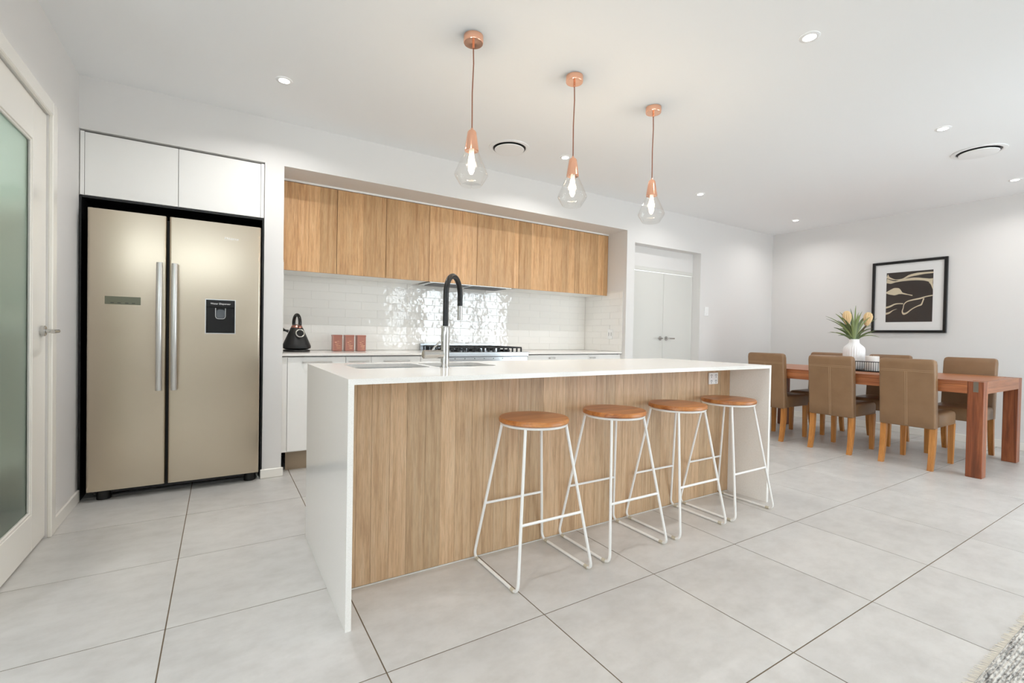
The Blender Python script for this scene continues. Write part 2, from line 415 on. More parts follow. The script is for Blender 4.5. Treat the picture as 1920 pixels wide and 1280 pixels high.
# pantry interior seen through the frosted glass
b = MB(); b.box(-2.3, -2.2, DY0 - .01, 4.1, 0, ZC); b.box(-2.2, XL - .1, 4.0, 4.1, 0, ZC)
struct(b.build('wall_pantry', 'pantry'))
for z, wd_ in ((.34, 'lowest'), (1.05, 'middle'), (1.66, 'topmost')):
    t = MB().box(-1.75, XL - .105, 3.36, 4.0, z, z + .03); tag(t.build('pantry_shelf', 'white'), wd_ + ' white pantry shelf behind the frosted door glass', 'shelf', 'pantry shelves')
lp = bpy.data.lights.new('pantry_lamp', 'AREA'); lp.size = .3; lp.energy = 36; lo = bpy.data.objects.new('pantry_lamp', lp); lo.location = (-1.5, 3.0, ZC - .02); C.objects.link(lo)  # unseen light, added to brighten the frosted glass from behind

# ------------------------------------------------------------------ hall doors in the doorway
hy = YK + W
d2 = struct(thing('door_2', ((XD1 + XD2) / 2, hy, 0), None, None)); d2['label'] = 'pair of plain white hall cupboard doors behind the doorway'
mid = 4.636
for x0, x1 in ((4.03, mid - .002), (mid + .002, XD2 - .004)):
    MB().box(x0, x1, hy, hy + .035, .01, 1.862, .002, 1).build('door_leaf', 'hallpaint', d2)
for sx, x in ((-1, 4.586), (1, 4.693)):
    r = MB().cyl((x, hy - .006, 1.062), .026, .014, 20, 1, bev=.002).build('door_handle', 'chrome', d2, 40)
    MB().tube(fillet([(x, hy - .01, 1.062), (x, hy - .05, 1.062), (x + sx * .1 if sx > 0 else x - .09, hy - .052, 1.062)], .012), .008, 8).build('lever', 'chrome', r, 50)
b = MB(); b.box(XD1, XD2 - .002, hy - .002, hy + .03, 1.868, 1.914, .003, 1); b.box(XD1 - .0, 4.028, hy - .004, hy + .03, 0, 1.868)
struct(b.build('trim_2', 'hallpaint'))

# ------------------------------------------------------------------ fridge bay lining, upper cabinet, fridge
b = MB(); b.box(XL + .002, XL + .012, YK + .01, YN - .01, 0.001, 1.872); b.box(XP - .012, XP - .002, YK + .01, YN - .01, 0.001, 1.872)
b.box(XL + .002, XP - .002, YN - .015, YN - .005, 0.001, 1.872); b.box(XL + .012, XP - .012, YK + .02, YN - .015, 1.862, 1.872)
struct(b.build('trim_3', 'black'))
uc = thing('overhead_cabinet', (-.236, YK + .02, 1.876), 'white two-door cupboard built in above the fridge', 'cabinet')
MB().box(XL + .004, XP - .004, YK + .034, YN - .02, 1.876, 2.262).build('body', 'white', uc)
for x0, x1 in ((XL + .004, -.7105), (.2395, XP - .003)): MB().box(x0, x1, YK + .012, YK + .032, 1.876, 2.262, .001, 1).build('filler', 'white', uc)
for x0, x1 in ((-.7085, -.2445), (-.2415, .2375)): MB().box(x0, x1, YK + .010, YK + .030, 1.876, 2.258, .0015, 1).build('door', 'white', uc)

FY = 3.745
fr = thing('refrigerator', (-.222, 4.1, 0), 'stainless steel side-by-side fridge with water dispenser', 'fridge')
MB().box(-.68, .236, FY + .062, 4.44, .055, 1.775, .006).build('body', 'blackmatte', fr)
# left door
def fdoor(x0, x1):
    prof = []
    n = 10; loopf = []
    r = .012
    lp = [(x0, FY + .058), (x0, FY + r)]
    for i in range(1, 6):
        a = PI + (PI / 2) * i / 5; lp.append((x0 + r + r * math.cos(a), FY + r + r * math.sin(a)))
    for i in range(0, 6):
        a = 1.5 * PI + (PI / 2) * i / 5; lp.append((x1 - r + r * math.cos(a), FY + r + r * math.sin(a)))
    lp += [(x1, FY + .058)]
    return lp
dL = MB(); lp = fdoor(-.683, -.298); dL.loft([[Vector((x, y, z)) for x, y in lp] for z in (.066, 1.79)]); dL = dL.build('door', 'steel', fr, 30)
# right door with the dispenser hole, built of pieces round it
X0, X1 = -.283, .238; hx0, hx1, hz0, hz1 = -.082, .084, 1.045, 1.268
dR = MB(); lp = fdoor(X0, X1)
for z0, z1 in ((.066, hz0), (hz1, 1.79)): dR.loft([[Vector((x, y, z)) for x, y in lp] for z in (z0, z1)])
lpa = [p for p in fdoor(X0, X1) if p[0] < hx0]; lpa = lpa + [(hx0, FY), (hx0, FY + .058)]
lpb = [(hx1, FY + .058), (hx1, FY)] + [p for p in fdoor(X0, X1) if p[0] > hx1]
for l in (lpa, lpb): dR.loft([[Vector((x, y, z)) for x, y in l] for z in (hz0, hz1)])
dR = dR.build('door', 'steel', fr, 30)
b = MB(); b.box(hx0, hx1, FY + .04, FY + .046, hz0, hz1); b.box(hx0, hx1, FY - .001, FY + .04, hz1 - .048, hz1, .002, 1)
b.box(hx0, hx0 + .005, FY - .001, FY + .04, hz0, hz1 - .048); b.box(hx1 - .005, hx1, FY - .001, FY + .04, hz0, hz1 - .048); b.box(hx0 + .005, hx1 - .005, FY - .001, FY + .04, hz0, hz0 + .008)
ds = tag(b.build('water_dispenser', 'blackgloss', dR), 'glossy black water dispenser recess')
b = MB(); b.box(hx0 - .005, hx0, FY - .003, FY + .002, hz0 - .005, hz1 + .005); b.box(hx1, hx1 + .005, FY - .003, FY + .002, hz0 - .005, hz1 + .005)
b.box(hx0, hx1, FY - .003, FY + .002, hz1, hz1 + .005); b.box(hx0, hx1, FY - .003, FY + .002, hz0 - .005, hz0); b.build('dispenser_rim', 'satin', dR)
lv = MB(); lv.loft([rr(-.028, .028, 0, .066, .02, 0), rr(-.024, .024, .004, .062, .017, .012)])
lv = lv.build('dispenser_paddle', 'paddle', dR, local=True); lv.matrix_local = Matrix.Translation(Vector((0.001, FY + .030, 1.144)) - fr.location) @ Matrix.Rotation(PI / 2, 4, 'X')
MB().tube(fillet([(-.028, FY + .004, 1.214), (-.028, FY + .004, 1.142), (.029, FY + .004, 1.142), (.029, FY + .004, 1.214)], .02, 4), .0028, 6).build('paddle_rim', 'satin', dR, 60)
text('lettering', 'Water Dispenser', (.001, FY - .0022, hz1 - .025), .0165, 'letter', fr)
text('logo_lettering', 'Hisense', (.062, FY - .0012, 1.69), .026, 'letter', fr)
for dd, x0, x1, sg in ((dL, -.349, -.311, 1), (dR, -.271, -.233, 1)):
    cx = (x0 + x1) / 2; hb = MB(); loops = []
    N_ = 14
    for i in range(N_ + 1):
        u = i / N_; z = .672 + (1.489 - .672) * u; bow = .030 + .022 * math.sin(PI * u)
        lpz = []
        for k in range(12):
            a = 2 * PI * k / 12; lpz.append(Vector((cx + .0165 * math.cos(a), FY - bow + .009 * math.sin(a), z)))
        loops.append(lpz)
    hb.loft(loops); hb.box(cx - .012, cx + .012, FY - .028, FY + .004, .70, .73); hb.box(cx - .012, cx + .012, FY - .028, FY + .004, 1.43, 1.46)
    hb.build('handle', 'satin', dd, 50)
dp = MB().box(-.600, -.427, FY - .0016, FY + .004, 1.213, 1.262, .001, 1).build('display_panel', 'lcd', dL)
for x in (-.565, -.532, -.495, -.462): MB().box(x - .008, x + .008, FY - .0024, FY - .0012, 1.221, 1.2245).build('touch_key', 'blackmatte', dL)
for x in (-.61, .185): MB().cyl((x, FY + .075, .028), .036, .056, 20).build('foot', 'rubber', fr, 40)
b = MB().box(-.66, .22, FY + .075, FY + .10, .03, .075).build('plinth', 'blackmatte', fr)

# ------------------------------------------------------------------ kitchen niche: splashback tiles
sp = struct(thing('wall_splashback', (2.1, YN, .9), None, None))
MB().box(XN1 + .0065, XN2 - .0065, YN - .006, YN - .0002, .901, 1.60).build('backing', 'tilegrout', sp)
spr = struct(thing('wall_splashback_right', (XN2, 4.2, .9), None, None)); spl = struct(thing('wall_splashback_left', (XN1, 4.2, .9), None, None))
MB().box(XN2 - .006, XN2 - .0002, YK + .045, YN - .0002, .901, 1.597).build('backing', 'tilegrout', spr)
MB().box(XN1 + .0002, XN1 + .006, YK + .045, YN - .0002, .901, 1.597).build('backing', 'tilegrout', spl)
TW, TH, J = .2935, .0755, .0018
def tmesh(w_, axis):
    b = MB()
    if axis == 'y': b.box(0, w_, -.0024, .001, 0, TH - J, .0010, 1)
    else: b.box(-.0024, .0024, 0, w_, 0, TH - J, .0010, 1)
    return b
cache = {}
def put_tile(w_, axis, loc, sp=sp):
    k = (round(w_, 4), axis)
    if k not in cache: cache[k] = tmesh(w_, axis).build('splash_tile', 'splash', sp, local=True); o = cache[k]
    else: o = cache[k].copy(); C.objects.link(o); o.parent = sp
    o.location = Vector(loc) - sp.location
    o.rotation_euler = (random.uniform(-.006, .006), 0, random.uniform(-.004, .004)) if axis == 'y' else (0, random.uniform(-.006, .006), random.uniform(-.004, .004))
for r_ in range(9):
    z = .903 + r_ * TH
    x = XN1 + .006 - (TW / 2 if r_ % 2 else 0)
    while x < XN2 - .007:
        a = max(x, XN1 + .007); c = min(x + TW - J, XN2 - .007)
        if c - a > .015: put_tile(c - a, 'y', (a, YN - .006, z))
        x += TW
    for X in (XN2 - .006, XN1 + .006):
        y = YN - .011 - (TW / 2 if r_ % 2 else TW)
        first_ = True
        yy = YN - .012
        ln = TW / 2 if r_ % 2 else TW
        while yy > YK + .05:
            a = max(yy - ln + J, YK + .046)
            if yy - a > .012: put_tile(yy - a, 'x', (X, a, z), spr if X > 2 else spl)
            yy -= ln; ln = TW

# overhead cabinets: seven oak fronts
YC = 4.108; ZB, ZT = 1.553, 2.256
lines = [XN1 + .002, .822, 1.236, 1.641, 2.138, 2.631, 3.443, XN2 - .002]
OHL = ['oak overhead cupboard at the fridge end of the row, above the kettle', 'oak overhead cupboard second from the fridge end, above the copper tins', 'oak overhead cupboard third from the fridge end, left of the range hood',
       'oak overhead cupboard over the left half of the cooker hood, behind the tap', 'oak overhead cupboard over the right half of the cooker hood', 'widest oak overhead cupboard in the row, right of the cooker hood', 'oak overhead cupboard at the doorway end of the row']
for k, (x0, x1) in enumerate(zip(lines, lines[1:])):
    oc = thing('overhead_cabinet', ((x0 + x1) / 2, YC + .02, ZB), OHL[k], 'cabinet', 'oak overhead cabinets over the bench')
    MB().box(x0, x1, YC + .022, YN - .012, ZB + (.03 if k in (3, 4) else .004), ZT).build('body', 'white', oc)
    dr = MB().box(x0 + .0018, x1 - .0018, YC + .008, YC + .020, ZB, ZT - .003).build('door', 'oak', oc)
    x = x0 + .0018; first_ = True
    while x < x1 - .002:
        wd_ = random.choice((.047, .078, .09, .104)) * random.uniform(.9, 1.1)
        if x1 - .0018 - (x + wd_) < .03: wd_ = x1 - .0018 - x
        MB().box(x, x + wd_ - .0004, YC, YC + .008, ZB, ZT - .003, .0004, 1).build('plank', 'oak', dr); x += wd_
struct(MB().box(XN1, XN2, YC - .004, YC + .05, ZT + .001, ZN + .002).build('trim_4', 'white'))
# range hood under the overheads
rh = thing('range_hood', (2.1, 4.28, 1.545), 'stainless range hood insert under the oak overheads, above the cooker', 'range hood')
MB().box(1.66, 2.56, 4.13, 4.43, 1.546, 1.575, .002, 1).build('body', 'satin', rh)
for x0 in (1.70, 2.13): 
    f = MB()
    for q in range(9): f.box(x0 + .01, x0 + .38, 4.16 + q * .027, 4.178 + q * .027, 1.541, 1.548)
    f.build('filter', 'slot', rh)

# ------------------------------------------------------------------ rear bench: worktops, base cabinets, cooker
BF = 3.848; DF = 3.868; CK0, CK1 = 1.700, 2.590
for x0, x1, lb in ((XN1 + .002, CK0 - .002, 'white stone worktop along the back wall, under the kettle and tins'), (CK1 + .002, XN2 - .002, 'white stone worktop along the back wall, right of the cooker')):
    o = tag(MB().box(x0, x1, BF, YN - .012, .88, .90, .0015, 1).build('worktop', 'stone'), lb, 'worktop', 'rear bench worktops')
def base(x0, x1, label, handle=None, knob=None):
    t = thing('base_cabinet', ((x0 + x1) / 2, DF + .2, 0), label, 'cabinet', 'white base cabinets of the rear bench')
    MB().box(x0 + .001, x1 - .001, DF + .021, YN - .02, .15, .872).build('body', 'white', t)
    d = MB().box(x0 + .0015, x1 - .0015, DF, DF + .019, .16, .868, .0015, 1).build('door', 'white', t)
    MB().box(x0 + .001, x1 - .001, 3.952, 3.966, 0, .15).build('kickboard', 'kick', t)
    if handle:
        MB().tube(fillet([(handle[0], DF + .002, .833), (handle[0], DF - .028, .833), (handle[1], DF - .028, .833), (handle[1], DF + .002, .833)], .004, 3), .005, 8).build('handle', 'satin', d, 50)
    if knob: MB().tube(fillet([(knob - .03, DF + .002, .839), (knob - .03, DF - .022, .839), (knob + .03, DF - .022, .839), (knob + .03, DF + .002, .839)], .004, 3), .006, 8).build('handle', 'satin', d, 50)
base(.43, .853, 'white base cupboard with bar handle nearest the fridge', (.537, .742))
base(.853, 1.055, 'narrow white base cupboard behind the left end of the island', (.88, 1.03))
base(1.055, 1.480, 'white base cupboard with bar handle, below the bench right of the tins', (1.16, 1.372))
base(1.480, CK0 - .002, 'narrow white base cupboard directly left of the cooker')
base(CK1 + .002, 3.390, 'wide white base cupboard directly right of the cooker', None, 2.897)
base(3.390, 3.840, 'white base cupboard at the doorway end of the rear bench', None, 3.447)
struct(MB().box(XN1 + .001, .429, DF + .004, DF + .02, .155, .872).build('trim_5', 'white'))
struct(MB().box(3.841, XN2 - .001, DF + .004, DF + .02, .155, .872).build('trim_6', 'white'))

ck = thing('range_cooker', ((CK0 + CK1) / 2, 4.15, 0), 'wide stainless freestanding range cooker with black gas grates', 'cooker')
MB().box(CK0, CK1, BF + .03, YN - .014, .09, .86).build('body', 'steelbright', ck)
MB().box(CK0, CK1, BF - .012, YN - .014, .862, .905, .004).build('hob', 'steelbright', ck)
cp = MB().box(CK0 + .005, CK1 - .005, BF + .004, BF + .03, .74, .86, .003, 1).build('control_panel', 'steelbright', ck)
for q in range(8): MB().cyl((CK0 + .1 + q * .1, BF - .014, .80), .020, .036, 16, 1, bev=.003).build('knob', 'blackmatte', cp, 40)
for q in range(8): MB().cyl((CK0 + .1 + q * .1, BF + .003, .845), .004, .003, 8, 1).build('indicator', 'blackmatte', cp)
od = MB().box(CK0 + .005, CK1 - .005, BF + .004, BF + .03, .20, .73, .003, 1).build('oven_door', 'steelbright', ck)
MB().tube(fillet([(CK0 + .08, BF + .004, .68), (CK0 + .08, BF - .035, .68), (CK1 - .08, BF - .035, .68), (CK1 - .08, BF + .004, .68)], .008, 3), .009, 8).build('handle', 'satin', od, 50)
MB().box(CK0 + .12, CK1 - .12, BF + .001, BF + .006, .30, .60).build('oven_window', 'blackgloss', od)
for x in (CK0 + .06, CK1 - .06):
    for y in (BF + .08, YN - .1): MB().cyl((x, y, .045), .02, .09, 12).build('foot', 'blackmatte', ck)
bs = MB().box(CK0, CK1, YN - .045, YN - .014, .905, .968, .002, 1).build('splash_rail', 'steelbright', ck)
sl = MB()
for q in range(58):
    x = CK0 + .10 + q * .0119; sl.box(x, x + .006, YN - .0462, YN - .0445, .928, .946)
tag(sl.build('vent_slots', 'blackmatte', bs), kind='stuff')
for q in range(3):
    x0 = CK0 + .045 + q * .268; x1 = x0 + .262; y0, y1 = BF + .04, YN - .075; g = MB()
    for a in (x0, x1 - .012): g.box(a, a + .012, y0, y1, .938, .952, .002, 1)
    for a in (y0, (y0 + y1) / 2 - .006, y1 - .012): g.box(x0 + .012, x1 - .012, a, a + .012, .938, .952, .002, 1)
    for a in (.25, .5, .75): 
        xx = x0 + (x1 - x0) * a
        for ya, yb in ((y0 + .012, y0 + .11), (y0 + .20, (y0 + y1) / 2 - .006), ((y0 + y1) / 2 + .006, y1 - .21), (y1 - .11, y1 - .012)): g.box(xx - .005, xx + .005, min(ya, yb), max(ya, yb), .938, .950)
    for a in range(6):
        xx = x0 + .006 + (x1 - x0 - .012) * a / 5
        for yy in (y0 + .006, y1 - .006): g.box(xx - .006, xx + .006, yy - .006, yy + .006, .905, .94)
    g.build('grate', 'blackmatte', ck)
for x, y, r in ((CK0 + .17, BF + .16, .04), (CK0 + .17, BF + .44, .05), (2.145, BF + .30, .07), (CK1 - .17, BF + .16, .05), (CK1 - .17, BF + .44, .04)):
    MB().cyl((x, y, .915), r, .02, 24, bev=.003).build('burner', 'blackmatte', ck, 40)

# kettle
kt = thing('kettle', (.534, 4.2, .9), 'matte black pyramid kettle on its base, on the bench beside the fridge', 'kettle')
MB().lathe([(0, .001), (.100, .001), (.104, .006), (.100, .016), (0, .017)], (.534, 4.2, .9)).build('power_base', 'rubber', kt, 40)
MB().lathe([(0, .020), (.085, .020), (.106, .030), (.108, .045), (.102, .062), (.048, .192), (.046, .196), (0, .197)], (.534, 4.2, .9), 40).build('body', 'blackmatte', kt, 40)
MB().lathe([(.046, .196), (.043, .204), (.036, .216), (.012, .222), (0, .222)], (.534, 4.2, .9), 32).build('lid', 'tincopper', kt, 40)
b = MB(); pts = []
d = Vector((.0, -1, 0)); s_ = Vector((.3, -.95, 0)).normalized()
for i in range(17):
    a = -.25 + (PI + .5) * i / 16
    p = Vector((.534, 4.2, 1.135)) + s_ * math.cos(a) * .055 + Vector((0, 0, math.sin(a) * .068)); pts.append(p)
b.tube(pts, .0135, 10); b.build('handle', 'blackgloss', kt, 50)
b = MB(); pts = [Vector((.548, 4.2 - .0835, 1.052)) + Vector((math.cos(2 * PI * i / 24) * .030, math.sin(2 * PI * i / 24) * .010 , math.sin(2 * PI * i / 24) * .030)) for i in range(24)]
b.tube(pts, .006, 8, closed=True); b.build('ring', 'chrome', kt, 50)
MB().tube([(.47, 4.19, 1.066), (.45, 4.19, 1.072), (.436, 4.19, 1.076), (.430, 4.19, 1.077), (.424, 4.19, 1.078)], [.012, .008, .010, .018, .021], 12).build('spout', 'blackmatte', kt, 50)

# copper tins
for k, (x0, lb) in enumerate(((.829, 'square copper canister at the kettle end of the three'), (.931, 'square copper canister in the middle of the three'), (1.033, 'square copper canister of three nearest the tap'))):
    y0, s = 4.25, .076; t = thing('canister', (x0 + s / 2, y0 + s / 2, .9), lb, 'canister', 'copper canisters on the rear bench')
    MB().box(x0, x0 + s, y0, y0 + s, .9, 1.030, .004).build('body', 'tincopper', t)
    MB().box(x0 - .0015, x0 + s + .0015, y0 - .0015, y0 + s + .0015, 1.028, 1.043, .003).build('lid', 'tincopper', t)
    b = MB()
    for q, (u0, u1, zz) in enumerate((((.014, .03, .975)), ((.032, .05, .985)), (.018, .046, .960), (.026, .060, .945), (.030, .058, .930), (.034, .056, .920))): b.box(x0 + u0 + .003 * k, x0 + u1 + .003 * k, y0 - .001, y0 + .001, zz, zz + .006)
    b.build('embossed_marks', 'copper', t)

# ------------------------------------------------------------------ island
IX0, IX1, IF, IB, IP, IH, T = .3844, 3.0698, 1.7004, 2.6103, 1.9783, .9, .0205
isl = thing('kitchen_island', ((IX0 + IX1) / 2, 2.15, 0), 'long kitchen island with white stone waterfall ends and oak plank front', 'island')
SX0, SX1, SY0, SY1 = .535, 1.285, 2.185, 2.515; SM0, SM1 = .900, .930
holes = [rr(SX0, SM0, SY0, SY1, .05, 0), rr(SM1, SX1, SY0, SY1, .05, 0)]
b = MB(); b.add(slab_with_holes([(IX0, IF), (IX1, IF), (IX1, IB), (IX0, IB)], holes, IH - T, IH)); b.build('worktop', 'stone', isl)
for x0, x1 in ((IX0, IX0 + T), (IX1 - T, IX1)): MB().box(x0, x1, IF, IB, 0, IH - T).build('end_panel', 'stone', isl)
b = MB(); b.box(IX0 + T + .001, IX1 - T - .001, IP + .012, IP + .03, .005, IH - T - .001); b.box(IX0 + T + .001, SX0 - .03, IP + .03, IB - .03, .1, IH - T - .001)
b.box(SX1 + .03, IX1 - T - .001, IP + .03, IB - .03, .1, IH - T - .001); b.box(SX0 - .03, SX1 + .03, IP + .03, IB - .03, .1, .6)
b.build('carcass', 'white', isl)
x = IX0 + T + .001; xe = IX1 - T - .001
while x < xe - .002:
    wd_ = random.choice((.062, .074, .076, .078, .086))
    if xe - (x + wd_) < .045: wd_ = xe - x
    MB().box(x, x + wd_ - .0007, IP, IP + .012, .004, IH - T - .001, .0006, 1).build('plank', 'oakisland', isl); x += wd_
MB().box(IX0 + T, IX1 - T, IP - .003, IP, 0, .0035).build('sealant_bead', 'tilegrout', isl)
# sink
sk = thing('sink', (.91, 2.35, .7), 'stainless double-bowl undermount sink in the island worktop', 'sink')
for x0, x1 in ((SX0, SM0), (SM1, SX1)):
    b = MB(); ls = []
    for off, z in ((-.018, IH - T - .0005), (-.002, IH - T - .0008), (0.0, IH - T - .006), (.004, IH - .15), (.016, IH - .185), (.05, IH - .195)):
        ls.append(rr(x0 + off, x1 - off, SY0 + off, SY1 - off, .05, z))
    b.loft(ls, False, True); bo = b.build('bowl', 'steelbright', sk, 60)
    MB().cyl(((x0 + x1) / 2, (SY0 + SY1) / 2, IH - .193), .04, .006, 24).build('drain', 'chrome', bo, 40)
# tap
tp = thing('kitchen_tap', (.95, 2.150, IH), 'tall chrome gooseneck kitchen tap with black hose on the island', 'tap')
bx, by = .95, 2.150
MB().lathe([(.0, 0), (.026, 0), (.026, .004), (.0205, .005), (.0205, .198), (.0185, .206), (.012, .208), (0, .208)], (bx, by, IH), 28).build('body', 'chrome', tp, 40)
dx, dy = .125, .10; D = math.hypot(dx, dy); ux, uy = dx / D, dy / D; R_ = D / 2; zt = 1.268
pts = [(bx, by, z) for z in (1.10, 1.15, 1.2, zt)]
for i in range(1, 20):
    a = PI - PI * i / 20; pts.append((bx + ux * (R_ + R_ * math.cos(a)), by + uy * (R_ + R_ * math.cos(a)), zt + R_ * 1.18 * math.sin(a)))
pts += [(bx + dx, by + dy, zt), (bx + dx, by + dy, 1.215)]
tag(MB().tube(pts, .0140, 14).build('hose', 'rubber', tp, 60), 'black rubber hose')
MB().cyl((bx + dx, by + dy, 1.178), .0135, .076, 20, bev=.002).build('nozzle', 'chrome', tp, 40)
cr = MB().cyl((bx - .066, by - .006, .966), .0205, .104, 24, 0, bev=.003).build('mixer_cartridge', 'chrome', tp, 40)
MB().tube([(bx - .072, by - .006, .982), (bx - .060, by - .006, 1.000), (bx - .030, by - .006, 1.028)], .005, 8).build('lever', 'chrome', cr, 50)

# outlets and switch
def plate(name, label, o, ax, w_, h_, n, slots=True, group=None):
    t = thing(name, o, label, 'power outlet' if 'outlet' in name else 'switch')
    x, y, z = o
    if ax == 'y':
        MB().box(x - w_ / 2, x + w_ / 2, y - .009, y, z - h_ / 2, z + h_ / 2, .003).build('plate', 'plastic', t)
        for q in range(n[0]):
            for p in range(n[1]):
                cx = x - w_ / 2 + w_ * (q + .5) / n[0]; cz = z - h_ / 2 + h_ * (p + .5) / n[1]
                if slots:
                    s = MB()
                    for a, bx_, bz in ((.5, -.006, .004), (-.5, .006, .004), (0, 0, -.009)):
                        bb = bmesh.new(); bmesh.ops.create_cube(bb, size=1); bmesh.ops.scale(bb, vec=(.003, .002, .010), verts=bb.verts)
                        s.add(bb, Matrix.Translation((cx + bx_, y - .0092, cz + bz)) @ Matrix.Rotation(a, 4, 'Y'))
                    s.build('socket', 'slot', t)
                else: MB().box(cx - .006, cx + .006, y - .012, y - .008, cz - .012, cz + .012, .001, 1).build('rocker', 'plastic', t)
    else:
        MB().box(x - .009, x, y - w_ / 2, y + w_ / 2, z - h_ / 2, z + h_ / 2, .003).build('plate', 'plastic', t)
        for q in range(2): MB().box(x - .0105, x - .0085, y - .022 + q * .04 - .003, y - .022 + q * .04 + .003, z - .02, z + .02).build('socket', 'slot', t)
plate('power_outlet', 'white four-socket power outlet on the oak front of the island', (2.851, IP, .797), 'y', .098, .078, (2, 2))
plate('power_outlet', 'white power outlet on the tiled return wall beside the bench', (XN2 - .0095, 4.035, 1.10), 'x', .075, .115, (2, 1))
plate('light_switch', 'white light switch on the wall right of the doorway', (5.319, YK, 1.417), 'y', .075, .115, (1, 2), False)

# ------------------------------------------------------------------ bar stools
def make_stool():
    t = thing('bar_stool', (0, 0, 0), 'x', 'stool', 'white wire bar stools along the island')
    MB().lathe([(0, .668), (.158, .668), (.163, .672), (.163, .684), (.158, .690), (0, .690)], (0, 0, 0), 48).build('seat', 'seatwood', t, 40)
    MB().tube([(.150 * math.cos(2 * PI * i / 40), .150 * math.sin(2 * PI * i / 40), .661) for i in range(40)], .0065, 8, closed=True).build('seat_ring', 'whitemetal', t, 60)
    zb = .267; u = (.655 - zb) / .648
    fx, fy, tx_, ty_ = .200, .195, .112, .098
    for sx in (-1, 1):
        pts = fillet([(sx * tx_, ty_, .660), (sx * fx, fy, .0075), (sx * fx, -fy, .0075), (sx * tx_, -ty_, .660)], .035, 6)
        # two legs and a floor rail, split at the bends
        h = len(pts) // 2
        MB().tube(pts[:8], .0068, 10).build('leg', 'whitemetal', t, 60)
        MB().tube(pts[7:-7], .0068, 10).build('floor_rail', 'whitemetal', t, 60)
        MB().tube(pts[-8:], .0068, 10).build('leg', 'whitemetal', t, 60)
        for yy in (-fy + .04, fy - .04): MB().cyl((sx * fx, yy, .0075), .0085, .022, 12, 1).build('foot_glide', 'rubberfoot', t)
    lx = tx_ + (fx - tx_) * u; ly = ty_ + (fy - ty_) * u
    for sy in (-1, 1): MB().tube([(-lx, sy * ly, zb), (lx, sy * ly, zb)], .0062, 10).build('foot_bar', 'whitemetal', t, 60)
    return t
SL = ['white wire bar stool with round timber seat, nearest the sink end of the island', 'second bar stool from the sink end, with a round timber seat', 'third bar stool from the sink end, legs overlapping the fourth stool', 'bar stool below the four-socket outlet, in front of the far waterfall end']
st = make_stool()
for k, (x, y, rz) in enumerate(((1.240, 1.783, 0), (1.752, 1.786, 0.0), (2.252, 1.786, PI), (2.745, 1.790, 0.0))):
    o = st if k == 0 else copy_tree(st)
    o.location = (x, y, 0); o.rotation_euler = (0, 0, rz); o['label'] = SL[k]

# ------------------------------------------------------------------ dining table and chairs
TX0_, TX1_, TY0_, TY1_, TZ = 5.085, 6.165, 1.145, 3.27, .765
tb = thing('dining_table', ((TX0_ + TX1_) / 2, (TY0_ + TY1_) / 2, 0), 'long reddish timber dining table with thick square legs', 'table')
LG = .098
for i, x0 in enumerate((TX0_, TX1_ - LG)):
    for y0 in (TY0_, TY1_ - LG):
        lg = MB().box(x0, x0 + LG, y0, y0 + LG, 0, TZ - .0008, .003, 1).build('leg', 'tablewood_z', tb)
        if i == 0: MB().box(x0 - .0008, x0 + .004, y0 + .034, y0 + .064, TZ - .085, TZ - .004).build('inlay', 'inlay', lg)
n = 8; wb = (TX1_ - TX0_ - .002) / n
for q in range(n):
    x0 = TX0_ + q * wb; ends = (0, n - 1)
    y0, y1 = (TY0_ + LG + .001, TY1_ - LG - .001) if q in ends else (TY0_, TY1_)
    if q in ends: MB().box(x0 if q == 0 else x0 + .0, x0 + wb - .001, TY0_ + LG + .001, TY1_ - LG - .001, TZ - .03, TZ, .0012, 1).build('plank', 'tablewood_y', tb)
    else: MB().box(x0, x0 + wb - .001, TY0_ + .03, TY1_ - .03, TZ - .03, TZ, .0012, 1).build('plank', 'tablewood_y', tb)
for y0 in (TY0_, TY1_ - .029):
    MB().box(TX0_ + LG + .001, TX1_ - LG - .001, y0 if y0 < 2 else y0, y0 + .029, TZ - .098, TZ, .0015, 1).build('end_rail', 'tablewood_x', tb)
for x0 in (TX0_ + .001, TX1_ - .029): MB().box(x0, x0 + .028, TY0_ + LG + .001, TY1_ - LG - .001, TZ - .10, TZ - .031, .0015, 1).build('side_rail', 'tablewood_y', tb)

